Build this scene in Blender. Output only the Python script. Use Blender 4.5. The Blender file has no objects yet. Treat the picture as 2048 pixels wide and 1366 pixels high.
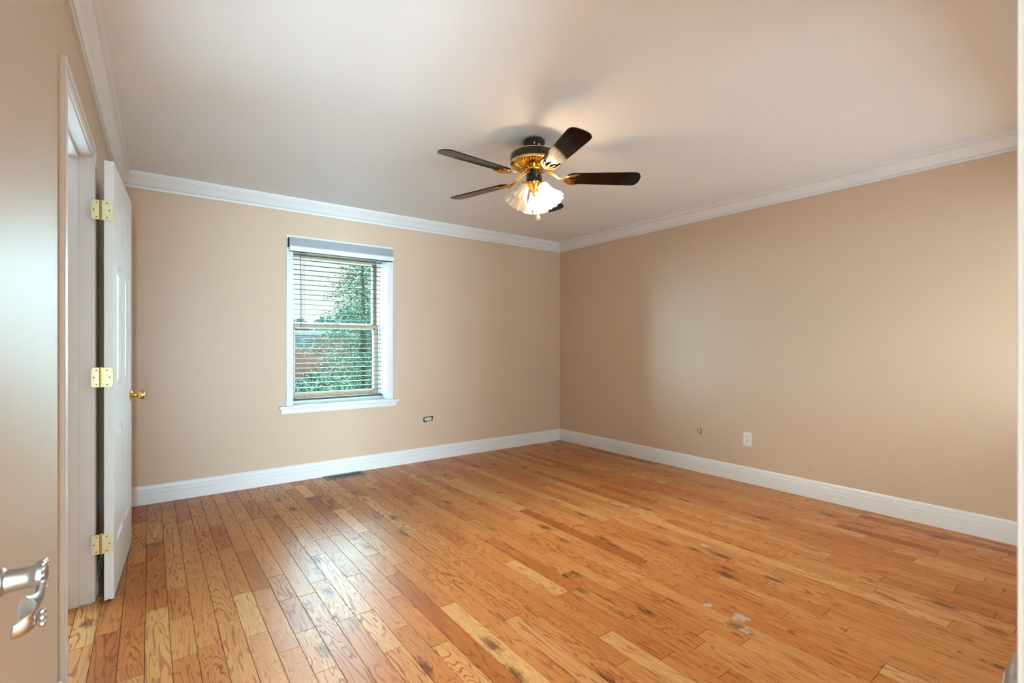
import bpy, bmesh, math, random
from mathutils import Vector, Matrix
random.seed(7)
C = bpy.context.scene.collection
R = math.radians
PI = math.pi

# ------------------------------------------------------------------ camera
cam_d = bpy.data.cameras.new('camera')
cam = bpy.data.objects.new('camera', cam_d); C.objects.link(cam)
cam.location = (0, 0, 1.18)
cam.rotation_euler = (R(90), 0, -R(36.66))
cam_d.sensor_width = 36.0
cam_d.lens = 974.0 / 2048 * 36
cam_d.shift_y = 7.0 / 2048
cam_d.clip_start = 0.02
cam_d.clip_end = 300
cam_d.dof.use_dof = True
cam_d.dof.focus_distance = 3.6
cam_d.dof.aperture_fstop = 9.0
bpy.context.scene.camera = cam

# ------------------------------------------------------------------ world, lights, exposure
sc = bpy.context.scene
sc.view_settings.view_transform = 'Standard'
sc.view_settings.look = 'None'
sc.view_settings.gamma = 1
sc.view_settings.exposure = 0.33
sc.view_settings.use_curve_mapping = False
W = bpy.data.worlds.new('overcast_sky'); sc.world = W
W.use_nodes = True
E_HALL_FILL, E_FRONT_FILL, E_SUN, E_SKY, E_BULB, E_SIDE_FILL = 540.0, 88.0, 132.0, 0.92, 2600.0, 40.0
C_HALL_FILL = C_FRONT_FILL = C_SIDE_FILL = C_SUN = (0.56, 0.842, 1.0); C_BULB = (1.0, 0.81, 0.62)
bg = W.node_tree.nodes['Background']
bg.inputs['Color'].default_value = (1.0, 0.945, 0.935, 1)
bg.inputs['Strength'].default_value = E_SKY

def area(name, loc, rot, sx, sy, power, color):
    l = bpy.data.lights.new(name, 'AREA'); l.shape = 'RECTANGLE'
    l.size, l.size_y, l.energy, l.color = sx, sy, power, color
    o = bpy.data.objects.new(name, l); C.objects.link(o)
    o.location = loc; o.rotation_euler = rot
    return o
# added fill lamps: one in the hall, one outside an invented front window
area('hall_fill', (-0.68, -3.0, 1.05), (R(90), 0, 0), 1.18, 1.9, E_HALL_FILL, C_HALL_FILL)
area('front_fill', (2.95, -1.55, 0.85), (R(98), 0, 0), 2.6, 2.0, E_FRONT_FILL, C_FRONT_FILL)
# unseen fill lamp added in the side room beyond the white doorway
area('side_fill', (-0.85, 3.45, 1.05), (R(90), 0, R(-125)), 0.9, 1.8, E_SIDE_FILL, C_SIDE_FILL)
# bright hazy sky beyond the back window, coming in low and very soft
sun_d = bpy.data.lights.new('hazy_sun', 'SUN'); sun_d.energy = E_SUN; sun_d.angle = R(132); sun_d.color = C_SUN
sun = bpy.data.objects.new('hazy_sun', sun_d); C.objects.link(sun); sun.rotation_euler = (R(-93), 0, R(0))

# ------------------------------------------------------------------ materials
def newmat(name):
    m = bpy.data.materials.new(name); m.use_nodes = True
    nt = m.node_tree; b = nt.nodes['Principled BSDF']
    return m, nt, b

def node(nt, t, **kw):
    n = nt.nodes.new(t)
    for k, v in kw.items():
        if k.startswith('i_'):
            n.inputs[k[2:].replace('_', ' ')].default_value = v
        else:
            setattr(n, k, v)
    return n

def math_n(nt, op, a, b=None, c=None, clamp=False):
    n = nt.nodes.new('ShaderNodeMath'); n.operation = op; n.use_clamp = clamp
    for i, v in enumerate((a, b, c)):
        if v is None: continue
        if isinstance(v, (int, float)): n.inputs[i].default_value = v
        else: nt.links.new(v, n.inputs[i])
    return n.outputs[0]

def vec_mul(nt, v, s):
    n = nt.nodes.new('ShaderNodeVectorMath'); n.operation = 'MULTIPLY'
    nt.links.new(v, n.inputs[0]); n.inputs[1].default_value = s
    return n.outputs[0]

def mix_col(nt, f, a, b, mode='MIX'):
    n = nt.nodes.new('ShaderNodeMix'); n.data_type = 'RGBA'; n.blend_type = mode
    for sock, v in ((n.inputs[0], f), (n.inputs[6], a), (n.inputs[7], b)):
        if isinstance(v, (int, float)): sock.default_value = v
        elif isinstance(v, tuple): sock.default_value = v
        else: nt.links.new(v, sock)
    return n.outputs[2]

def simple(name, col, rough=0.5, metal=0.0, spec=0.5, var=0.05, scale=6.0, bump=0.0, bscale=60, coat=0.0):
    """plain paint, metal or plastic with a faint noise variation and bump"""
    m, nt, b = newmat(name)
    tc = node(nt, 'ShaderNodeTexCoord')
    nz = node(nt, 'ShaderNodeTexNoise'); nz.inputs['Scale'].default_value = scale; nz.inputs['Detail'].default_value = 3
    nt.links.new(tc.outputs['Object'], nz.inputs['Vector'])
    c0 = tuple(max(0, x * (1 - var)) for x in col) + (1,)
    c1 = tuple(min(1, x * (1 + var)) for x in col) + (1,)
    nt.links.new(mix_col(nt, nz.outputs['Fac'], c0, c1), b.inputs['Base Color'])
    b.inputs['Roughness'].default_value = rough
    b.inputs['Metallic'].default_value = metal
    b.inputs['Specular IOR Level'].default_value = spec
    b.inputs['Coat Weight'].default_value = coat
    b.inputs['Coat Roughness'].default_value = 0.06
    if bump > 0:
        n2 = node(nt, 'ShaderNodeTexNoise'); n2.inputs['Scale'].default_value = bscale; n2.inputs['Detail'].default_value = 4
        nt.links.new(tc.outputs['Object'], n2.inputs['Vector'])
        bp = node(nt, 'ShaderNodeBump'); bp.inputs['Strength'].default_value = bump; bp.inputs['Distance'].default_value = 0.002
        nt.links.new(n2.outputs['Fac'], bp.inputs['Height'])
        nt.links.new(bp.outputs['Normal'], b.inputs['Normal'])
    return m

M = {}
M['wall'] = simple('tan_wall_paint', (0.660, 0.490, 0.360), 0.40, var=0.02, scale=1.2, bump=0.12, bscale=90)
M['ceiling'] = simple('ceiling_paint', (0.90, 0.90, 0.905), 0.85, spec=0.2, var=0.012, scale=1.5, bump=0.08, bscale=70)
M['trim'] = simple('white_trim_paint', (0.83, 0.825, 0.83), 0.32, var=0.02, scale=3)
M['door'] = simple('white_door_paint', (0.84, 0.84, 0.85), 0.28, var=0.02, scale=3)
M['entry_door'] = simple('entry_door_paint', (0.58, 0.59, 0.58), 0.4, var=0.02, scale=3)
M['plate'] = simple('white_plastic', (0.82, 0.82, 0.80), 0.35, var=0.02)
M['black'] = simple('black_enamel', (0.006, 0.006, 0.008), 0.10, var=0.1)
M['brass'] = simple('polished_brass', (0.83, 0.56, 0.17), 0.16, metal=1.0, var=0.06, scale=20)
M['pale_brass'] = simple('pale_brass_plate', (0.72, 0.66, 0.40), 0.38, metal=0.75, var=0.06, scale=30)
M['screw'] = simple('dull_screw_metal', (0.22, 0.19, 0.12), 0.45, metal=0.7)
M['nickel'] = simple('satin_nickel', (0.48, 0.47, 0.45), 0.30, metal=1.0, var=0.04, scale=20)
M['dark'] = simple('dark_void', (0.012, 0.010, 0.008), 0.8)
M['vent'] = simple('brown_vent_metal', (0.16, 0.135, 0.11), 0.45, metal=0.4, var=0.12, scale=30)
M['tan_wood'] = simple('tan_sash_wood', (0.50, 0.33, 0.19), 0.5, var=0.15, scale=14)
M['brown_wood'] = simple('brown_track_wood', (0.22, 0.10, 0.04), 0.5, var=0.25, scale=18)
M['slat'] = simple('darkened_blind_slat', (0.085, 0.088, 0.085), 0.6, spec=0.05, var=0.02)  # cream slats darkened: their backlit shade is put into the colour
M['grey_fabric'] = simple('grey_shade_fabric', (0.36, 0.38, 0.41), 0.8, spec=0.2, var=0.05, scale=80, bump=0.2, bscale=300)
M['wand'] = simple('dark_wand_plastic', (0.06, 0.08, 0.12), 0.3)
M['red_wire'] = simple('red_wire', (0.35, 0.05, 0.02), 0.5)
M['chain'] = simple('bead_chain_metal', (0.35, 0.32, 0.26), 0.3, metal=0.9)
M['cream'] = simple('cream_fob', (0.80, 0.66, 0.42), 0.4)
M['ivory'] = simple('ivory_receptacle', (0.66, 0.60, 0.52), 0.5)
M['grey_patch'] = simple('worn_plaster', (0.40, 0.30, 0.22), 0.8)

def blade_mat():
    m, nt, b = newmat('dark_walnut_lacquer')
    tc = node(nt, 'ShaderNodeTexCoord')
    nz = node(nt, 'ShaderNodeTexNoise'); nz.inputs['Scale'].default_value = 9; nz.inputs['Detail'].default_value = 5
    nt.links.new(vec_mul(nt, tc.outputs['Object'], (1, 1, 1)), nz.inputs['Vector'])
    nt.links.new(mix_col(nt, nz.outputs['Fac'], (0.006, 0.003, 0.002, 1), (0.018, 0.009, 0.005, 1)), b.inputs['Base Color'])
    b.inputs['Roughness'].default_value = 0.08
    b.inputs['Specular IOR Level'].default_value = 0.22
    return m
M['blade'] = blade_mat()

def floor_mat():
    m, nt, b = newmat('oak_plank_floor')
    L = nt.links
    tc = node(nt, 'ShaderNodeTexCoord')
    at = node(nt, 'ShaderNodeAttribute'); at.attribute_name = 'plank'
    sep = node(nt, 'ShaderNodeSeparateColor'); L.new(at.outputs['Color'], sep.inputs['Color'])
    r1, r2, r3 = sep.outputs[0], sep.outputs[1], sep.outputs[2]
    off = node(nt, 'ShaderNodeVectorMath', operation='SCALE'); off.inputs['Scale'].default_value = 57.0
    L.new(at.outputs['Vector'], off.inputs[0])
    add = node(nt, 'ShaderNodeVectorMath', operation='ADD')
    L.new(tc.outputs['Object'], add.inputs[0]); L.new(off.outputs[0], add.inputs[1])
    P = add.outputs[0]
    # cathedral grain: contour lines of a stretched noise
    g = node(nt, 'ShaderNodeTexNoise'); g.inputs['Scale'].default_value = 1.0; g.inputs['Detail'].default_value = 3.0
    g.inputs['Roughness'].default_value = 0.45; g.inputs['Distortion'].default_value = 0.5
    L.new(vec_mul(nt, P, (13.0, 1.25, 1.0)), g.inputs['Vector'])
    wob = node(nt, 'ShaderNodeTexNoise'); wob.inputs['Scale'].default_value = 1.0; wob.inputs['Detail'].default_value = 2
    L.new(vec_mul(nt, P, (90.0, 38.0, 1.0)), wob.inputs['Vector'])
    freq = math_n(nt, 'MULTIPLY_ADD', r2, 90.0, 75.0)
    ph = math_n(nt, 'MULTIPLY', g.outputs['Fac'], freq)
    ph = math_n(nt, 'MULTIPLY_ADD', wob.outputs['Fac'], 1.3, ph)
    s = math_n(nt, 'SINE', ph)
    ring = node(nt, 'ShaderNodeMapRange', interpolation_type='SMOOTHSTEP'); L.new(s, ring.inputs['Value'])
    ring.inputs['From Min'].default_value = 0.45; ring.inputs['From Max'].default_value = 1.0
    amp = math_n(nt, 'MULTIPLY_ADD', r3, 0.55, 0.30)
    ringf = math_n(nt, 'MULTIPLY', ring.outputs[0], amp)
    # pores
    po = node(nt, 'ShaderNodeTexNoise'); po.inputs['Scale'].default_value = 1.0; po.inputs['Detail'].default_value = 4
    L.new(vec_mul(nt, P, (330.0, 16.0, 1.0)), po.inputs['Vector'])
    pr = node(nt, 'ShaderNodeMapRange'); L.new(po.outputs['Fac'], pr.inputs['Value'])
    pr.inputs['From Min'].default_value = 0.50; pr.inputs['From Max'].default_value = 0.72
    # broad colour drift
    br = node(nt, 'ShaderNodeTexNoise'); br.inputs['Scale'].default_value = 1.0; br.inputs['Detail'].default_value = 2
    L.new(vec_mul(nt, P, (9.0, 2.2, 1.0)), br.inputs['Vector'])
    tone = math_n(nt, 'MULTIPLY_ADD', br.outputs['Fac'], 0.36, math_n(nt, 'SUBTRACT', r1, 0.18))
    ramp = node(nt, 'ShaderNodeValToRGB'); L.new(tone, ramp.inputs['Fac'])
    el = ramp.color_ramp.elements
    el[0].position = 0.0; el[0].color = (0.300, 0.080, 0.016, 1)
    el[1].position = 1.0; el[1].color = (0.650, 0.345, 0.135, 1)
    e = ramp.color_ramp.elements.new(0.22); e.color = (0.430, 0.138, 0.030, 1)
    e = ramp.color_ramp.elements.new(0.55); e.color = (0.528, 0.206, 0.056, 1)
    col = mix_col(nt, ringf, ramp.outputs['Color'], (0.44, 0.25, 0.15, 1), 'MULTIPLY')
    col = mix_col(nt, math_n(nt, 'MULTIPLY', pr.outputs[0], 0.35), col, (0.50, 0.33, 0.22, 1), 'MULTIPLY')
    # knots and mineral streaks
    vo = node(nt, 'ShaderNodeTexVoronoi', feature='F1'); vo.inputs['Scale'].default_value = 1.0
    wv = node(nt, 'ShaderNodeVectorMath', operation='ADD')
    sc_ = node(nt, 'ShaderNodeVectorMath', operation='SCALE'); sc_.inputs['Scale'].default_value = 0.35
    L.new(wob.outputs['Color'], sc_.inputs[0]); L.new(vec_mul(nt, P, (8.0, 3.2, 1.0)), wv.inputs[0]); L.new(sc_.outputs[0], wv.inputs[1])
    L.new(wv.outputs[0], vo.inputs['Vector'])
    kn = node(nt, 'ShaderNodeMapRange', interpolation_type='SMOOTHSTEP'); L.new(vo.outputs['Distance'], kn.inputs['Value'])
    kn.inputs['From Min'].default_value = 0.30; kn.inputs['From Max'].default_value = 0.06
    kn.inputs['To Min'].default_value = 0.0; kn.inputs['To Max'].default_value = 0.85
    gate = math_n(nt, 'GREATER_THAN', math_n(nt, 'FRACT', math_n(nt, 'MULTIPLY', r1, 13.7)), 0.45)
    col = mix_col(nt, math_n(nt, 'MULTIPLY', kn.outputs[0], gate), col, (0.17, 0.08, 0.035, 1), 'MULTIPLY')
    # pale paint smears left on the floor right of the middle
    sm = node(nt, 'ShaderNodeTexNoise'); sm.inputs['Scale'].default_value = 38; sm.inputs['Detail'].default_value = 4
    L.new(tc.outputs['Object'], sm.inputs['Vector'])
    tot = None
    for cx_, cy_, rr_ in ((2.05, 1.10, .07), (1.98, 1.04, .05), (2.03, 1.24, .05), (2.62, 1.62, .05)):
        ds = node(nt, 'ShaderNodeVectorMath', operation='DISTANCE'); L.new(tc.outputs['Object'], ds.inputs[0]); ds.inputs[1].default_value = (cx_, cy_, 0)
        k_ = math_n(nt, 'SUBTRACT', 1.0, math_n(nt, 'DIVIDE', ds.outputs['Value'], rr_), clamp=True)
        tot = k_ if tot is None else math_n(nt, 'MAXIMUM', tot, k_)
    sr = node(nt, 'ShaderNodeMapRange'); L.new(math_n(nt, 'MULTIPLY', tot, sm.outputs['Fac']), sr.inputs['Value'])
    sr.inputs['From Min'].default_value = 0.24; sr.inputs['From Max'].default_value = 0.36; sr.inputs['To Max'].default_value = 0.6
    col = mix_col(nt, sr.outputs[0], col, (0.62, 0.55, 0.50, 1))
    L.new(col, b.inputs['Base Color'])
    rn = node(nt, 'ShaderNodeTexNoise'); rn.inputs['Scale'].default_value = 7; rn.inputs['Detail'].default_value = 3
    L.new(P, rn.inputs['Vector'])
    rr = math_n(nt, 'MULTIPLY_ADD', rn.outputs['Fac'], 0.14, 0.27)
    rr = math_n(nt, 'MULTIPLY_ADD', ringf, 0.12, rr)
    L.new(rr, b.inputs['Roughness'])
    b.inputs['Specular IOR Level'].default_value = 0.22
    bp = node(nt, 'ShaderNodeBump'); bp.inputs['Strength'].default_value = 0.25; bp.inputs['Distance'].default_value = 0.0006
    hh = math_n(nt, 'ADD', ringf, math_n(nt, 'MULTIPLY', pr.outputs[0], 0.4))
    bp.invert = True
    L.new(hh, bp.inputs['Height']); L.new(bp.outputs['Normal'], b.inputs['Normal'])
    return m
M['floor'] = floor_mat()

def glass_mat():
    m = bpy.data.materials.new('window_glass'); m.use_nodes = True
    nt = m.node_tree; nt.nodes.clear()
    o = node(nt, 'ShaderNodeOutputMaterial')
    t = node(nt, 'ShaderNodeBsdfTransparent'); t.inputs['Color'].default_value = (0.90, 0.965, 0.945, 1)
    g = node(nt, 'ShaderNodeBsdfGlossy'); g.inputs['Roughness'].default_value = 0.02
    f = node(nt, 'ShaderNodeFresnel'); f.inputs['IOR'].default_value = 1.14
    x = node(nt, 'ShaderNodeMixShader')
    nt.links.new(f.outputs[0], x.inputs[0]); nt.links.new(t.outputs[0], x.inputs[1]); nt.links.new(g.outputs[0], x.inputs[2])
    nt.links.new(x.outputs[0], o.inputs['Surface'])
    return m
M['glass'] = glass_mat()

def shade_mat():
    m = bpy.data.materials.new('frosted_pleated_glass'); m.use_nodes = True
    nt = m.node_tree; nt.nodes.clear()
    o = node(nt, 'ShaderNodeOutputMaterial')
    tl = node(nt, 'ShaderNodeBsdfTranslucent'); tl.inputs['Color'].default_value = (0.95, 0.88, 0.80, 1)
    df = node(nt, 'ShaderNodeBsdfDiffuse'); df.inputs['Color'].default_value = (0.90, 0.86, 0.82, 1)
    tp = node(nt, 'ShaderNodeBsdfTransparent'); tp.inputs['Color'].default_value = (0.97, 0.93, 0.88, 1)
    gl = node(nt, 'ShaderNodeBsdfGlossy'); gl.inputs['Roughness'].default_value = 0.2
    a = node(nt, 'ShaderNodeMixShader'); a.inputs[0].default_value = 0.45
    nt.links.new(tl.outputs[0], a.inputs[1]); nt.links.new(df.outputs[0], a.inputs[2])
    c = node(nt, 'ShaderNodeMixShader'); c.inputs[0].default_value = 0.22
    nt.links.new(a.outputs[0], c.inputs[1]); nt.links.new(tp.outputs[0], c.inputs[2])
    d = node(nt, 'ShaderNodeMixShader'); d.inputs[0].default_value = 0.06
    nt.links.new(c.outputs[0], d.inputs[1]); nt.links.new(gl.outputs[0], d.inputs[2])
    nt.links.new(d.outputs[0], o.inputs['Surface'])
    return m
M['shade'] = shade_mat()

def emit_mat(name, col, s):
    m, nt, b = newmat(name)
    b.inputs['Base Color'].default_value = (1, .95, .85, 1)
    b.inputs['Emission Color'].default_value = col + (1,)
    b.inputs['Emission Strength'].default_value = s
    return m
M['bulb_lit'] = emit_mat('lit_bulb', C_BULB, E_BULB)
M['bulb_soft'] = emit_mat('softer_lit_bulb', C_BULB, E_BULB * 0.08)
M['bulb_off'] = simple('frosted_bulb', (0.85, 0.83, 0.80), 0.4)

def foliage_mat(name, a, b2):
    m, nt, b = newmat(name)
    tc = node(nt, 'ShaderNodeTexCoord')
    nz = node(nt, 'ShaderNodeTexNoise'); nz.inputs['Scale'].default_value = 1.6; nz.inputs['Detail'].default_value = 4
    nt.links.new(tc.outputs['Object'], nz.inputs['Vector'])
    nt.links.new(mix_col(nt, nz.outputs['Fac'], a + (1,), b2 + (1,)), b.inputs['Base Color'])
    b.inputs['Roughness'].default_value = 0.7
    return m
M['needles'] = foliage_mat('conifer_needles', (0.035, 0.095, 0.055), (0.11, 0.20, 0.09))
M['leaves'] = foliage_mat('shrub_leaves', (0.020, 0.055, 0.028), (0.055, 0.11, 0.05))
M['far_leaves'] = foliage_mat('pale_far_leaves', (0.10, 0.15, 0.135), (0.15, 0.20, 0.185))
M['bark'] = simple('bark', (0.13, 0.09, 0.06), 0.9, var=0.3, scale=12)
M['lawn'] = foliage_mat('lawn_grass', (0.03, 0.055, 0.04), (0.05, 0.08, 0.055))
M['asphalt'] = simple('pale_asphalt', (0.12, 0.12, 0.13), 0.9)
M['roof_white'] = simple('white_fascia', (0.80, 0.82, 0.82), 0.6)
M['car'] = simple('pale_blue_car_paint', (0.62, 0.68, 0.76), 0.25)
M['car_glass'] = simple('dark_car_glass', (0.06, 0.09, 0.11), 0.08)
M['tyre'] = simple('tyre_rubber', (0.03, 0.03, 0.03), 0.8)
M['house_glass'] = simple('teal_house_glass', (0.30, 0.42, 0.42), 0.15)

def brick_mat():
    m, nt, b = newmat('red_brick')
    tc = node(nt, 'ShaderNodeTexCoord')
    mp = node(nt, 'ShaderNodeMapping'); mp.inputs['Rotation'].default_value = (R(90), 0, 0)
    nt.links.new(tc.outputs['Object'], mp.inputs['Vector'])
    bk = node(nt, 'ShaderNodeTexBrick'); bk.inputs['Scale'].default_value = 4.5
    bk.inputs['Color1'].default_value = (0.50, 0.25, 0.19, 1); bk.inputs['Color2'].default_value = (0.60, 0.33, 0.26, 1)
    bk.inputs['Mortar'].default_value = (0.60, 0.50, 0.45, 1)
    nt.links.new(mp.outputs['Vector'], bk.inputs['Vector'])
    nt.links.new(bk.outputs['Color'], b.inputs['Base Color']); b.inputs['Roughness'].default_value = 0.9
    return m
M['brick'] = brick_mat()

# ------------------------------------------------------------------ mesh builder
class MB:
    """collects faces in world coordinates; build() links them as ONE mesh object"""
    def __init__(s, xf=None):
        s.v, s.f, s.sm, s.xf = [], [], [], xf
    def add(s, vs, fs, smooth=False):
        k = len(s.v)
        for p in vs:
            p = Vector(p)
            s.v.append(s.xf @ p if s.xf is not None else p)
        for f in fs:
            s.f.append([k + i for i in f]); s.sm.append(smooth)
        return s
    def box(s, x0, x1, y0, y1, z0, z1, bev=0.0, xf=None):
        bm = bmesh.new()
        bmesh.ops.create_cube(bm, size=1)
        for v in bm.verts:
            v.co = Vector(((x0 + x1) / 2 + v.co.x * (x1 - x0), (y0 + y1) / 2 + v.co.y * (y1 - y0), (z0 + z1) / 2 + v.co.z * (z1 - z0)))
        if bev > 0:
            bmesh.ops.bevel(bm, geom=bm.edges[:], offset=bev, segments=2, profile=0.6, affect='EDGES')
        return s.bm(bm, xf, bev > 0)
    def bm(s, bm, xf=None, smooth=False):
        bm.verts.index_update()
        s.add([(xf @ v.co) if xf is not None else v.co.copy() for v in bm.verts], [[v.index for v in f.verts] for f in bm.faces], smooth)
        bm.free(); return s
    def lathe(s, prof, n=32, xf=None, flute=None):
        """prof: (r, z) list round local z"""
        vs, fs = [], []
        for j, (r, z) in enumerate(prof):
            for i in range(n):
                a = 2 * PI * i / n
                rr = r * (1 + flute(j, a)) if flute else r
                p = Vector((rr * math.cos(a), rr * math.sin(a), z))
                vs.append(xf @ p if xf is not None else p)
        m = len(prof)
        for j in range(m - 1):
            for i in range(n):
                fs.append((j * n + i, j * n + (i + 1) % n, (j + 1) * n + (i + 1) % n, (j + 1) * n + i))
        if not flute:
            if prof[0][0] > 1e-5: fs.append(tuple(range(n))[::-1])
            if prof[-1][0] > 1e-5: fs.append(tuple((m - 1) * n + i for i in range(n)))
        return s.add(vs, fs, True)
    def tube(s, pts, rad, n=10, flat=None):
        """swept tube; rad number or list; flat=(ru, rv) scales the two cross axes"""
        pts = [Vector(p) for p in pts]
        if isinstance(rad, (int, float)): rad = [rad] * len(pts)
        vs, fs = [], []
        up = Vector((0, 0, 1))
        for k, p in enumerate(pts):
            d = (pts[min(k + 1, len(pts) - 1)] - pts[max(k - 1, 0)]).normalized()
            u = d.cross(up)
            if u.length < 1e-3: u = d.cross(Vector((1, 0, 0)))
            u.normalize(); w = u.cross(d).normalized()
            fu, fv = flat if flat else (1, 1)
            for i in range(n):
                a = 2 * PI * i / n
                vs.append(p + (u * math.cos(a) * fu + w * math.sin(a) * fv) * rad[k])
        for k in range(len(pts) - 1):
            for i in range(n):
                fs.append((k * n + i, k * n + (i + 1) % n, (k + 1) * n + (i + 1) % n, (k + 1) * n + i))
        fs.append(tuple(range(n))[::-1]); fs.append(tuple((len(pts) - 1) * n + i for i in range(n)))
        return s.add(vs, fs, True)
    def prism(s, poly, h0, h1, xf=None, smooth=False):
        """2-D outline (x, y) extruded from z=h0 to z=h1"""
        n = len(poly)
        vs = [Vector((x, y, h0)) for x, y in poly] + [Vector((x, y, h1)) for x, y in poly]
        if xf is not None: vs = [xf @ v for v in vs]
        fs = [tuple(range(n))[::-1], tuple(range(n, 2 * n))] + [(i, (i + 1) % n, n + (i + 1) % n, n + i) for i in range(n)]
        return s.add(vs, fs, smooth)
    def run(s, prof, a, b, inward, m0=0.0, m1=0.0):
        """moulding: profile (d from wall, z) swept from a to b (xy); m0/m1 = mitre factor at either end"""
        a, b = Vector(a + (0,)), Vector(b + (0,)); t = (b - a).normalized(); w = Vector(inward + (0,)).normalized()
        n = len(prof); vs = []
        for base, mm in ((a, m0), (b, -m1)):
            for d, z in prof:
                vs.append(base + w * d + t * (d * mm) + Vector((0, 0, z)))
        fs = [tuple(range(n))[::-1], tuple(range(n, 2 * n))] + [(i, (i + 1) % n, n + (i + 1) % n, n + i) for i in range(n)]
        return s.add(vs, fs, False)
    def build(s, name, mat, parent=None, origin=None, ang=40):
        if parent is not None: o0 = wloc(parent)
        elif origin is not None: o0 = Vector(origin)
        else:
            xs = [v.x for v in s.v]; ys = [v.y for v in s.v]; zs = [v.z for v in s.v]
            o0 = Vector(((min(xs) + max(xs)) / 2, (min(ys) + max(ys)) / 2, min(zs)))
        me = bpy.data.meshes.new(name)
        me.from_pydata([tuple(v - o0) for v in s.v], [], s.f)
        me.polygons.foreach_set('use_smooth', s.sm)
        me.update()
        bm = bmesh.new(); bm.from_mesh(me); bmesh.ops.recalc_face_normals(bm, faces=bm.faces[:]); bm.to_mesh(me); bm.free()
        if any(s.sm): me.set_sharp_from_angle(angle=R(ang))
        me.materials.append(M[mat] if isinstance(mat, str) else mat)
        o = bpy.data.objects.new(name, me); C.objects.link(o)
        if parent is not None: o.parent = parent
        else: o.location = o0
        return o

def wloc(o):
    l = Vector(o.location)
    while o.parent is not None:
        o = o.parent; l = l + Vector(o.location)
    return l
def tag(o, label, cat, group=None, kind=None):
    o['label'] = label; o['category'] = cat
    if group: o['group'] = group
    if kind: o['kind'] = kind
    return o
def empty(name, loc, label, cat, group=None, kind=None):
    o = bpy.data.objects.new(name, None); C.objects.link(o); o.location = loc; o.empty_display_size = 0.1
    return tag(o, label, cat, group, kind)
def dup(o, parent, shift=(0, 0, 0)):
    c = o.copy(); C.objects.link(c); c.parent = parent
    c.location = Vector(o.location) + Vector(shift)
    for ch in list(o.children):
        dup(ch, c)
    return c
def struct(o, label, cat):
    return tag(o, label, cat, None, 'structure')

# ------------------------------------------------------------------ dimensions
RX, BY, NY, H = 4.11, 4.52, 0.09, 2.44
LM = Matrix.Translation((-0.228, 2.07, 0)) @ Matrix.Rotation(-R(0.8), 4, 'Z')   # left wall frame: x into the room, y along
def lx(y): return -0.228 + 0.01396 * (y - 2.07)
WX0, WX1, WZ0, WZ1 = 0.993, 1.846, 0.655, 2.075       # window opening in the back wall

# ------------------------------------------------------------------ floor of individual planks in one mesh
def build_floor():
    x0, x1, y0, y1 = -1.30, 4.22, -3.35, 4.62
    wdt = 0.0815; ph = 0.393
    me = bpy.data.meshes.new('floor'); verts, faces, cols = [], [], []
    g, ch = 0.0005, 0.0010
    k0 = math.floor((x0 - ph) / wdt)
    x = ph + k0 * wdt
    while x < x1:
        y = y0 - random.random() * 0.9
        while y < y1:
            ln = random.choice((0.30, 0.42, 0.55, 0.7, 0.85, 1.0, 1.15)) * random.uniform(0.9, 1.1)
            a, b2, c, d = x + g, x + wdt - g, max(y + g, y0), min(y + ln - g, y1)
            if d - c > 0.02:
                k = len(verts)
                dz = random.uniform(-0.0002, 0.0002)
                verts += [(a, c, -0.003), (b2, c, -0.003), (b2, d, -0.003), (a, d, -0.003)]
                tx, ty = random.uniform(-.00022, .00022), random.uniform(-.0002, .0002)
                verts += [(a + ch, c + ch, dz - tx - ty), (b2 - ch, c + ch, dz + tx - ty), (b2 - ch, d - ch, dz + tx + ty), (a + ch, d - ch, dz - tx + ty)]
                fs = [(4, 5, 6, 7), (0, 1, 5, 4), (1, 2, 6, 5), (2, 3, 7, 6), (3, 0, 4, 7)]
                t = random.random()
                r1 = 0.42 + 0.34 * random.random() if t < 0.76 else (random.uniform(0.12, 0.40) if t < 0.90 else random.uniform(0.78, 0.98))
                cc = (r1, random.random(), random.random() ** 0.8, 1)
                for f in fs:
                    faces.append([k + i for i in f]); cols.append(cc)
            y += ln
        x += wdt
    k = len(verts)
    verts += [(x0, y0, -0.0035), (x1, y0, -0.0035), (x1, y1, -0.0035), (x0, y1, -0.0035), (x0, y0, -0.06), (x1, y0, -0.06), (x1, y1, -0.06), (x0, y1, -0.06)]
    for f in ((0, 1, 2, 3), (7, 6, 5, 4), (0, 4, 5, 1), (1, 5, 6, 2), (2, 6, 7, 3), (3, 7, 4, 0)):
        faces.append([k + i for i in f]); cols.append((0.0, 0.5, 0.9, 1))
    me.from_pydata(verts, [], faces)
    ca = me.color_attributes.new('plank', 'FLOAT_COLOR', 'CORNER')
    i = 0
    for p in me.polygons:
        for _ in p.loop_indices:
            ca.data[i].color = cols[p.index]; i += 1
    me.materials.append(M['floor'])
    o = bpy.data.objects.new('floor', me); C.objects.link(o)
    return o
struct(build_floor(), 'orange oak strip floor running away under the whole room', 'floor')

# ------------------------------------------------------------------ walls and ceiling
struct(MB().box(-1.4, RX + .15, -3.4, BY + .25, H, H + .1).build('ceiling', 'ceiling'), 'plain white ceiling over the room', 'ceiling')
b = MB()
T = 0.30
b.box(-1.4, WX0, BY, BY + T, -.06, H); b.box(WX1, RX + .15, BY, BY + T, -.06, H)
b.box(WX0, WX1, BY, BY + T, -.06, WZ0 - .02); b.box(WX0, WX1, BY, BY + T, WZ1, H)
struct(b.build('wall_back', 'wall'), 'tan back wall with the single window', 'wall')
struct(MB().box(RX, RX + .15, -.06, BY, -.06, H).build('wall_right', 'wall'), 'long blank tan wall on the right with the white outlet', 'wall')
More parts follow.
